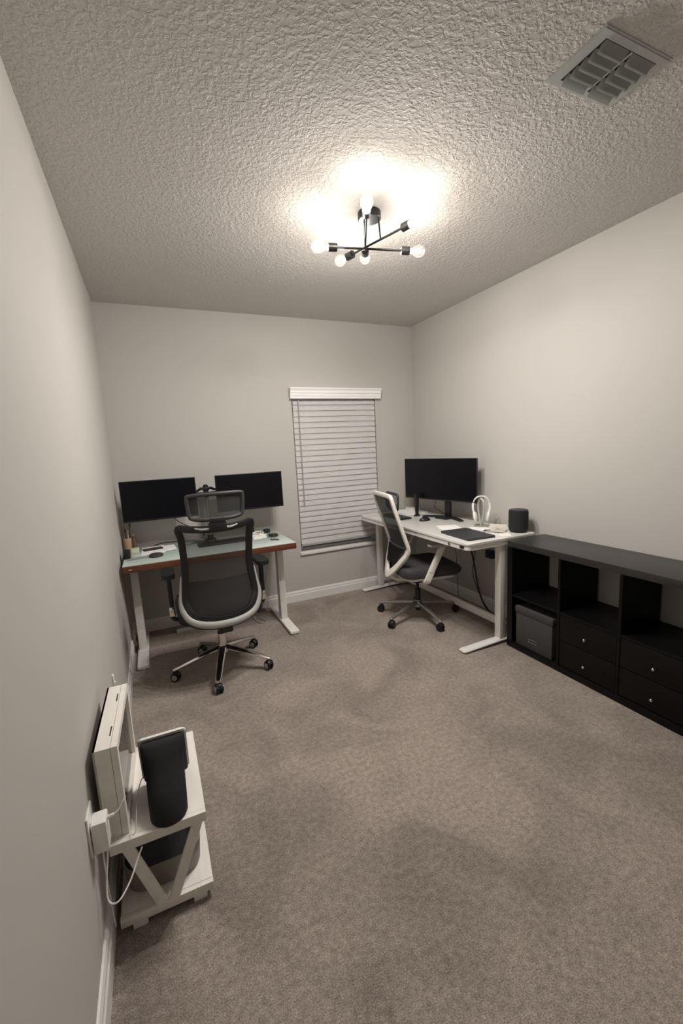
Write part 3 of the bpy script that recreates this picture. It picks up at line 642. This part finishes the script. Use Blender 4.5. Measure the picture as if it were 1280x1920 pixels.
kb = thing('keyboard', 'dark keyboard behind the mesh back of the black office chair', 'keyboard', (0.765, -0.330, Z1), math.radians(2))
def keyboard(root, w, d, rows, cols, m1_, m2_):
    MB().box((-w/2, -d/2, 0), (w/2, d/2, 0.014), 0.003).build('keyboard_body', m1_, root)
    ks = MB(); kw, kd = (w-0.016)/cols, (d-0.016)/rows
    for i in range(rows):
        for j in range(cols):
            x = -w/2+0.008+kw*j; y = -d/2+0.008+kd*i
            ks.box((x+0.001, y+0.001, 0.014), (x+kw-0.001, y+kd-0.001, 0.019))
    ks.build('keys', m2_, root, smooth=False)
keyboard(kb, 0.40, 0.135, 5, 15, GREYD, BLACKP)
cable('keyboard_cable', [(0.24, -0.085, Z1+.004), (0.30, -0.060, Z1+.012), (0.42, -0.060, Z1+.010), (0.55, -0.10, Z1+.004), (0.66, -0.20, Z1+.004)], 0.004, BLACKP, 'black cable curving over the back of the cherry-edged desk behind the papers', parent=kb)
def puck(label, x, y, r, h_, m_=BLACKP, name='round_lid', cat='lid', grp=None):
    o = MB().lathe([(0, 0), (r*0.96, 0), (r, h_*0.2), (r, h_*0.8), (r*0.93, h_), (r*0.75, h_*0.97), (0, h_*0.93)], cap=False).build(name, m_); o.location = (x, y, Z1)
    return tag(o, label, cat, grp)
puck('flat black round disc near the front right corner of the cherry-edged desk', 1.195, -0.330, 0.042, 0.018)
puck('black round knob-shaped disc, farther back of the two right of the black chair', 1.190, -0.115, 0.032, 0.028)
tag(MB().tube([(-0.03, 0.022, 0.006), (0.03, -0.024, 0.006)], 0.0055, n=10).build('pen', GREYD), 'short dark pen by the front right edge of the cherry-edged desk', 'pen').location = (1.160, -0.500, Z1)
flat('notepad', PAPER, [(1.02, -0.33), (1.14, -0.31), (1.13, -0.17), (1.03, -0.18)], Z1, 0.008, 'white notepad beside the coiled white cable right of the black chair', 'notepad')
cable('charging_cable', [(1.02, -0.20, Z1+.012), (1.06, -0.13, Z1+.012), (1.12, -0.15, Z1+.02), (1.10, -0.22, Z1+.014), (1.04, -0.19, Z1+.022), (1.05, -0.11, Z1+.016), (1.13, -0.09, Z1+.012), (1.15, -0.17, Z1+.012), (1.09, -0.25, Z1+.016), (1.16, -0.24, Z1+.006)], 0.0045, WHITEP, 'coiled white cable on the right end of the cherry-edged desk')
tag(MB().prism([(-0.035, -0.02), (0.035, -0.02), (0.02, 0.03), (-0.02, 0.03)], 0, 0.055, 0.004).box((-0.012, -0.022, 0.02), (0.012, -0.018, 0.04)).build('desk_clock', BLACKP), 'small black wedge-shaped object behind the notepad', 'clock').location = (1.045, -0.085, Z1)

# ------------------------------------------------------------------ things on the right desk
Z2 = RZ
A_ = Vector((2.600, -0.280)); dirm = Vector((0.2128, -0.9771)); LM = 0.850; HM = 0.388
mc = A_+dirm*LM/2; ang = math.atan2(dirm.y, dirm.x)
m3 = thing('computer_monitor', 'wide switched-off black monitor on a stand on the white desk', 'monitor', (mc.x, mc.y, Z2), ang)
def sh(o): return o
MB().box((-LM/2, 0, 0.165), (LM/2, 0.014, 0.165+HM), 0.002).box((-0.26, 0.012, 0.22), (0.26, 0.045, 0.50), 0.012).build('casing', BLACKP, m3)
MB().box((-LM/2+0.006, -0.0015, 0.178), (LM/2-0.006, 0.0005, 0.165+HM-0.005)).build('screen', SCREEN, m3, smooth=False)
MB().box((0.038, 0.040, 0.012), (0.104, 0.066, 0.36), 0.006).build('stand_neck', BLACKP, m3)
fb = MB()
for sx in (-1, 1):
    fb.tube(catmull([(0.07, 0.055, 0.010), (0.07+sx*0.12, 0.015, 0.010), (0.07+sx*0.225, -0.045, 0.008)], 4), 0.034, 0.008, 12, up=(0, 0, 1), square=True, taper=lambda u: 1-0.35*u)
fb.box((0.0, -0.055, 0.001), (0.14, 0.085, 0.015), 0.006)
fb.build('stand_base', BLACKP, m3)
tag(MB().tube([(0, 0, 0.0), (0, 0, 0.012)], 0.032, 0.024, 20, up=(0, 1, 0)).tube(catmull([(0, 0, 0.010), (0, 0, 0.08), (0.0, 0, 0.16), (0, 0, 0.215)], 4), 0.019, 0.014, 16, up=(0, 1, 0), square=True, taper=lambda u: 0.75+0.4*u).build('slim_speaker', BLACKP), 'slim black upright bar standing in front of the wide monitor', 'speaker').location = (2.598, -0.478, Z2)
ms = thing('computer_mouse', 'black computer mouse in front of the wide monitor', 'mouse', (2.500, -0.745, Z2), math.radians(-95))
MB().sphere((0, 0, 0.0), (0.033, 0.055, 0.036), 20).build('mouse_body', BLACKP, ms)
for v_ in ms.children[0].data.vertices: v_.co.z = max(0.0, v_.co.z)
MB().cyl((-0.003, 0.028, 0.030), (0.003, 0.028, 0.030), 0.006, n=12).build('wheel', GREYD, ms)
kb2 = thing('keyboard', 'black keyboard on the white desk, partly behind the white-framed chair', 'keyboard', (2.400, -0.410, Z2), math.radians(-90))
keyboard(kb2, 0.36, 0.125, 5, 14, BLACKP, GREYD)
flat('paper_sheets', PAPER, [(2.58, -0.36), (2.80, -0.38), (2.80, -0.09), (2.60, -0.08)], Z2, 0.010, 'white papers at the far end of the white desk behind the upright bar', 'paper')
tag(MB().box((-0.045, -0.07, 0), (0.045, 0.07, 0.030), 0.006).box((-0.03, -0.071, 0.010), (0.03, -0.069, 0.020)).build('white_box', WHITEP), 'small white box on the papers at the far end of the white desk', 'box').location = (2.745, -0.180, Z2+0.010)
flat('paper', PAPER, [(2.360, -1.180), (2.520, -1.235), (2.580, -1.075), (2.425, -1.010)], Z2, 0.002, 'white sheet of paper between the mouse and the closed black laptop', 'paper')
flat('paper', PAPER, [(2.545, -1.330), (2.650, -1.420), (2.700, -1.300), (2.600, -1.220)], Z2, 0.002, 'white sheet of paper between headphone stand and closed black laptop', 'paper')
lt = thing('laptop', 'closed black laptop at the front near corner of the white desk', 'laptop', (2.385, -1.445, Z2), math.radians(-94))
MB().prism(rrect(-0.175, -0.118, 0.175, 0.118, 0.01), 0.001, 0.009, 0.001).build('laptop_base', GREYD, lt)
MB().prism(rrect(-0.175, -0.118, 0.175, 0.118, 0.01), 0.0095, 0.0165, 0.001).build('laptop_lid', mat('space_grey_lid', (0.035, 0.035, 0.038), 0.5, var=(6, .06)), lt)
# headphones on their stand
hs = thing('headphone_stand', 'clear headphone stand with greenish round base on the white desk', 'headphone stand', (2.705, -1.245, Z2))
MB().lathe([(0, 0), (0.055, 0), (0.058, 0.004), (0.052, 0.010), (0, 0.011)], cap=False).build('stand_base', mat('olive_base', (0.27, 0.27, 0.20), 0.3, var=(8, .05)), hs)
for sx in (-1, 1):
    MB().tube(catmull([(0, sx*0.004, 0.010), (0, sx*0.022, 0.075), (0, sx*0.034, 0.145), (0, sx*0.030, 0.200), (0, 0, 0.232)], 5), 0.004, 0.010, 10, up=(1, 0, 0)).build('stand_hoop', mat('clear_acrylic', (0.55, 0.56, 0.53), 0.15, var=(8, .03)), hs)
hp = thing('headphones', 'white over-ear headphones hanging on the clear stand', 'headphones', (2.705, -1.245, Z2+0.238))
HA = math.radians(-38); hr = Matrix.Rotation(HA, 4, 'Z')
MB().tube([hr @ Vector(p) for p in catmull([(-0.056, 0, -0.135), (-0.066, 0, -0.08), (-0.056, 0, -0.025), (-0.030, 0, 0.004), (0, 0, 0.010), (0.030, 0, 0.004), (0.056, 0, -0.025), (0.066, 0, -0.08), (0.056, 0, -0.135)], 5)], 0.012, 0.006, 12, up=lambda u: (0, 0, 1) if 0.2 < u < 0.8 else (1, 0, 0.3)).build('headband', WHITEP, hp)
for sx in (-1, 1):
    mt = hr @ Matrix.Translation((sx*0.050, 0, -0.158)) @ Matrix.Rotation(sx*0.22, 4, 'Y')
    MB().sphere((0, 0, 0), (0.016, 0.036, 0.044), 20, mt).build('ear_cup', WHITEP, hp)
    MB().sphere((-sx*0.013, 0, 0), (0.010, 0.031, 0.039), 20, mt).build('ear_pad', mat('light_pad', (0.55, 0.52, 0.48), 0.7, var=(8, .05)), hp)
sp = thing('smart_speaker', 'black rounded cylindrical speaker at the near end of the white desk', 'speaker', (2.765, -1.575, Z2))
MB().lathe([(0, 0.0), (0.058, 0), (0.062, 0.006), (0.068, 0.012), (0.071, 0.03), (0.0715, 0.09), (0.071, 0.15), (0.0695, 0.160)], sx=0.97, sy=1.0, cap=False).build('speaker_grille', BLACKF, sp)
MB().lathe([(0.0695, 0.160), (0.068, 0.167), (0.062, 0.170), (0.030, 0.168), (0, 0.168)], sx=0.97, cap=False).build('speaker_top', BLACKP, sp)
# folded greeting card with ink drawing, lying half open
gc = thing('greeting_card', 'cream card with a small dark drawing propped beside the black speaker', 'card', (2.650, -1.475, Z2), math.radians(-60))
MB().grid(lambda a, b: Vector((-0.065+0.13*a, -0.045+0.10*b, 0.002+0.045*b*b)), 4, 8, 0.0012).build('card_front', CREAM, gc)
MB().grid(lambda a, b: Vector((-0.062+0.124*a, -0.055+0.10*b, 0.0004+0.0)), 2, 2, 0.001).build('card_back', CREAM, gc)
ik = MB()
for px, py, rr in ((-0.012, 0.0, 0.008), (0.0, 0.010, 0.006), (0.012, 0.004, 0.007), (-0.004, 0.018, 0.005), (0.016, 0.018, 0.004)):
    b_ = (py+0.04)/0.085; ik.tube([(px-rr, py-rr*0.5, 0.0044+0.045*((py-rr*.5+0.045)/0.10)**2), (px+rr, py+rr*0.5, 0.0044+0.045*((py+rr*.5+0.045)/0.10)**2)], 0.0016, 0.0005, 6, up=(0, 0, 1))
ik.build('drawing', INK, gc)['label'] = 'small dark ink drawing'
flat('sticky_note', CREAM, [(2.560, -1.600), (2.615, -1.650), (2.665, -1.590), (2.610, -1.540)], Z2, 0.002, 'small cream note lying beside the closed laptop', 'note')
kk = MB()
kk.tube(catmull([(-0.03, 0, 0.004), (-0.01, 0.01, 0.008), (0.01, -0.005, 0.006), (0.03, 0.008, 0.005)], 4), 0.005, n=8).tube(catmull([(-0.02, 0.018, 0.004), (0.0, 0.0, 0.008), (0.025, -0.012, 0.004)], 4), 0.004, n=8)
tag(kk.build('keys', GREYD), 'small dark bunch of keys behind the closed laptop', 'keys').location = (2.600, -1.425, Z2)
cable('usb_cable', [(2.74, -0.62, 1.02), (2.76, -0.56, 0.93), (2.79, -0.50, 0.87), (2.80, -0.60, 0.83), (2.79, -0.72, 0.806)], 0.003, BLACKP, 'thin black cable drooping under the wide monitor', parent=m3)

# ------------------------------------------------------------------ under the right desk
ol = thing('wall_outlet', 'grey outlet plate with a black plug on the right wall under the white desk', 'outlet', (W, -1.175, 0.500))
MB().box((-0.006, -0.036, -0.058), (0, 0.036, 0.058), 0.002).build('plate', WALL, ol)
MB().box((-0.055, -0.042, -0.012), (-0.006, 0.042, 0.054), 0.004).cyl((-0.05, 0, 0.024), (-0.052, 0, 0.024), 0.012, n=16).build('plug', BLACKP, ol)
cable('power_cable', [(2.80, -0.90, 0.735), (2.81, -0.93, 0.66), (2.82, -0.98, 0.56), (2.82, -1.03, 0.40), (2.81, -1.09, 0.22), (2.80, -1.16, 0.10), (2.80, -1.24, 0.04), (2.82, -1.34, 0.012)], 0.008, BLACKP, 'thick black power cable hanging under the white desk', parent=rd)
cable('power_cable', [(2.83, -0.98, 0.735), (2.84, -1.0, 0.60), (2.835, -1.02, 0.50), (2.83, -1.0, 0.32), (2.83, -1.06, 0.18), (2.82, -1.18, 0.06), (2.82, -1.26, 0.010)], 0.004, BLACKP, 'thinner black power cable hanging beside the thick one', parent=rd)
cable('power_cable', [(2.85, -0.70, 0.735), (2.865, -0.72, 0.5), (2.865, -0.74, 0.25), (2.86, -0.76, 0.012)], 0.0025, GREYD, 'thin dark cable hanging against the wall near the middle of the white desk', parent=rd)
# under the left desk
ps = thing('power_strip', 'pale grey power strip on the carpet beneath the cherry-edged desk', 'power strip', (0.45, -0.16, 0), math.radians(4))
MB().box((-0.12, -0.028, 0), (0.12, 0.028, 0.04), 0.006).build('strip_body', RIMGREY, ps)
for k in range(4): MB().prism(rrect(-0.10+k*0.052, -0.016, -0.065+k*0.052, 0.016, 0.005), 0.04, 0.0415).build('socket', GREYP, ps)
cable('white_cord', [(0.50, -0.10, 0.64), (0.50, -0.11, 0.40), (0.49, -0.14, 0.22), (0.50, -0.18, 0.10), (0.53, -0.24, 0.03), (0.56, -0.31, 0.006)], 0.0035, RIMGREY, 'pale cord hanging to the carpet behind the black chair base', parent=ld_)
cable('white_cord', [(0.985, -0.10, 0.64), (0.99, -0.13, 0.30), (0.985, -0.20, 0.10), (0.99, -0.29, 0.02), (1.02, -0.36, 0.006), (1.06, -0.37, 0.006), (1.06, -0.31, 0.008), (1.03, -0.25, 0.012)], 0.004, RIMGREY, 'pale cord looping on the carpet beside the right leg of the cherry-edged desk', parent=ld_)

# ------------------------------------------------------------------ side table
TX0, TX1, TY0, TY1, TZ = 0.032, 0.318, -2.568, -2.105, 0.325
st = thing('side_table', 'small white wooden side table with V-shaped braces against the left wall', 'side table', ((TX0+TX1)/2, (TY0+TY1)/2, 0))
sx_, sy_ = st.location.x, st.location.y
def sk(x, y, z): return (x-sx_, y-sy_, z)
MB().box(sk(TX0, TY0+0.018, TZ-0.014), sk(TX1, TY1, TZ), 0.002).build('tabletop', WHITEW, st)
for ya, yb in ((TY0, TY0+0.018), (TY1-0.018, TY1)):
    MB().box(sk(TX0, ya, TZ-0.034), sk(TX1, yb, TZ-(0 if ya == TY0 else 0.014)), 0.002).build('end_rail', WHITEW, st)
    MB().box(sk(TX0, ya, 0.025), sk(TX1, yb, 0.055), 0.002).build('bottom_rail', WHITEW, st)
    ym = (ya+yb)/2
    xm = 0.175
    for xt in (TX0+0.045, TX1-0.025):
        MB().tube([sk(xt, ym, TZ-0.022), sk(xm+(0.016 if xt > xm else -0.016), ym, 0.045)], 0.007, 0.0165, 8, up=(1, 0, 0), square=True).build('brace', WHITEW, st)
for xa, xb in ((TX0, TX0+0.018), (TX1-0.018, TX1)):
    MB().box(sk(xa, TY0+0.018, 0.030), sk(xb, TY1-0.018, 0.048)).build('side_rail', WHITEW, st)
MB().box(sk(TX0+0.004, TY0+0.018, 0.048), sk(TX1-0.002, TY1-0.018, 0.056), 0.001).build('lower_shelf', WHITEW, st)
for x in (TX0+0.055, TX1-0.045):
    for y in (TY0+0.018, TY1-0.018):
        MB().box(sk(x-0.022, y-0.014, 0), sk(x+0.022, y+0.014, 0.027), 0.002).build('foot', WHITEW, st)
# bin on the lower shelf
bn = thing('waste_bin', 'taupe rounded waste bin with black liner on the lower shelf of the side table', 'bin', (0.170, -2.352, 0.056))
def rr_ring(hx_, hy_, r, z, n=8): return [Vector((x, y, z)) for x, y in rrect(-hx_, -hy_, hx_, hy_, r, n)]
def loft(rings, cap0=True, cap1=False):
    mb = MB(); t = bmesh.new(); RR = [[t.verts.new(p) for p in r] for r in rings]; n = len(RR[0])
    for A, B in zip(RR, RR[1:]):
        for j in range(n): t.faces.new((A[j], A[(j+1) % n], B[(j+1) % n], B[j]))
    if cap0: t.faces.new(RR[0][::-1])
    if cap1: t.faces.new(RR[-1])
    mb._add(t); return mb
loft([rr_ring(0.110, 0.150, 0.06, 0), rr_ring(0.118, 0.158, 0.065, 0.01), rr_ring(0.125, 0.167, 0.07, 0.098), rr_ring(0.121, 0.163, 0.066, 0.098), rr_ring(0.113, 0.153, 0.06, 0.012)], True, True).build('bin_body', BINM, bn)
loft([rr_ring(0.1205, 0.1625, 0.0655, 0.092), rr_ring(0.119, 0.161, 0.064, 0.093), rr_ring(0.116, 0.158, 0.06, 0.07), rr_ring(0.09, 0.13, 0.055, 0.02)], False, True).build('liner', LINER, bn)
# deep white shadow box on the table
sbx = thing('shadow_box_frame', 'deep white display box frame with glass front standing on the side table by the wall', 'box frame', (0.060, -2.342, TZ), -0.030)
MB().box((-0.034, -0.196, 0), (-0.028, 0.196, 0.304)).box((-0.034, -0.196, 0.292), (0.014, 0.196, 0.304)).box((-0.034, -0.196, 0), (0.014, 0.196, 0.012)).box((-0.034, -0.196, 0.012), (0.014, -0.184, 0.292)).box((-0.034, 0.184, 0.012), (0.014, 0.196, 0.292)).build('box_body', WHITEW, sbx, smooth=False)
fm_ = MB(); fw_ = 0.024
fm_.box((0.0155, -0.197, 0), (0.034, 0.197, fw_)).box((0.0155, -0.197, 0.305-fw_), (0.034, 0.197, 0.305)).box((0.0155, -0.197, fw_), (0.034, -0.197+fw_, 0.305-fw_)).box((0.0155, 0.197-fw_, fw_), (0.034, 0.197, 0.305-fw_))
fm_.build('front_frame', WHITEW, sbx, smooth=False)
MB().box((0.020, -0.173, fw_), (0.022, 0.173, 0.305-fw_)).build('glass_front', glass('frame_glass', rough=0.01), sbx, smooth=False)
MB().box((-0.027, -0.183, 0.013), (-0.024, 0.183, 0.291)).build('picture', PHOTO, sbx, smooth=False)
for yy in (-0.105, 0.105): MB().box((0.006, yy-0.026, 0.3035), (0.010, yy+0.026, 0.3045)).build('slot', HOLLOW_SHADE, sbx, smooth=False)['label'] = 'narrow slot painted as a dark strip of shade'  # inner shade of each slot laid on as a thin dark strip
# smart display
sd = thing('smart_display', 'black rounded device with white front rim standing on the side table', 'smart display', (0.208, -2.420, TZ), math.radians(0))
lean = Matrix.Translation((0, 0.06, 0.045)) @ Matrix.Rotation(math.radians(11), 4, 'X')
# the upright panel: black back, white front rim facing away from the room's near end
pl = [(x, z) for x, z in rrect(-0.073, -0.02, 0.073, 0.146, 0.012)]
RX90 = Matrix.Rotation(PI/2, 4, 'X')
MB().prism(pl, -0.006, 0.012, 0.002, mtx=lean @ RX90).build('panel_back', BLACKP, sd)
MB().prism([(x*1.09, 0.066+(z-0.063)*1.09) for x, z in pl], -0.016, -0.006, 0.002, mtx=lean @ RX90).build('white_rim', WHITEP, sd)['label'] = 'white rim'
t_ = MB(); rings = []
for k, (z, yy0, wx, ry) in enumerate([(0.0, -0.155, 0.054, 0.054), (0.006, -0.158, 0.058, 0.058), (0.05, -0.142, 0.060, 0.060), (0.09, -0.105, 0.061, 0.060), (0.125, -0.060, 0.063, 0.05), (0.155, -0.035, 0.067, 0.030), (0.186, -0.010, 0.071, 0.016), (0.194, 0.004, 0.072, 0.010)]):
    ring = []
    n = 28
    y1 = 0.055 if k < 2 else 0.055-0.012*(k-1)
    y1 = max(y1, yy0+ry+0.01)
    for j in range(n):
        a = -PI*j/(n-1)
        ring.append(Vector((wx*math.cos(a), yy0+ry+ry*math.sin(a), z)))
    ring += [Vector((-wx, y1, z)), Vector((wx, y1, z))]
    rings.append(ring)
loft(rings, True, True).build('fabric_base', BLACKF, sd)
cable('thin_cord', [(0.150, -2.44, 0.42), (0.135, -2.45, 0.43), (0.120, -2.47, 0.40), (0.112, -2.50, 0.364), (0.112, -2.58, 0.364), (0.105, -2.60, 0.364)], 0.0016, RIMGREY, 'thin grey cord from the black rounded device across the side table', parent=sd)
# outlet and white charger on the left wall
wo = thing('wall_outlet', 'white outlet plate on the left wall beside the side table', 'outlet', (0, -2.610, 0.440))
MB().box((0, -0.040, -0.062), (0.006, 0.040, 0.064), 0.002).build('plate', WHITEP, wo)
MB().box((0.006, -0.017, -0.034), (0.008, 0.017, 0.034), 0.001).build('receptacle', WHITEP, wo)
ca = thing('charger', 'white block charger plugged into the outlet beside the side table', 'charger', (0.008, -2.612, 0.430))
MB().box((0, -0.030, -0.050), (0.040, 0.024, 0.045), 0.004).build('charger_body', WHITEP, ca)
MB().cyl((0.040, -0.003, 0.035), (0.058, -0.003, 0.038), 0.005, n=12).build('connector', WHITEP, ca)
cable('white_cord', [(0.066, -2.615, 0.468), (0.080, -2.612, 0.476), (0.092, -2.605, 0.492), (0.1, -2.598, 0.50)], 0.0024, WHITEP, 'short white cord leaving the charger toward the display box frame', parent=ca)
cable('white_cord', [(0.040, -2.620, 0.378), (0.035, -2.622, 0.340), (0.026, -2.640, 0.270), (0.030, -2.660, 0.235), (0.055, -2.668, 0.232), (0.085, -2.630, 0.245), (0.108, -2.590, 0.272), (0.122, -2.574, 0.292)], 0.0024, WHITEP, 'white cord hanging in a loop below the charger', parent=ca)
cable('white_cord', [(0.028, -2.615, 0.378), (0.022, -2.600, 0.33), (0.020, -2.590, 0.26), (0.020, -2.585, 0.16), (0.022, -2.580, 0.06)], 0.0022, WHITEP, 'white cord running straight down the wall from the charger', parent=ca)
hk = tag(MB().box((0, -0.012, -0.03), (0.008, 0.012, 0.03), 0.003).cyl((0.006, 0, -0.01), (0.012, 0, -0.01), 0.006, n=12).build('wall_hook', WHITEP), 'small white hook on the left wall beyond the display box frame', 'hook'); hk.location = (0, -1.72, 0.45)
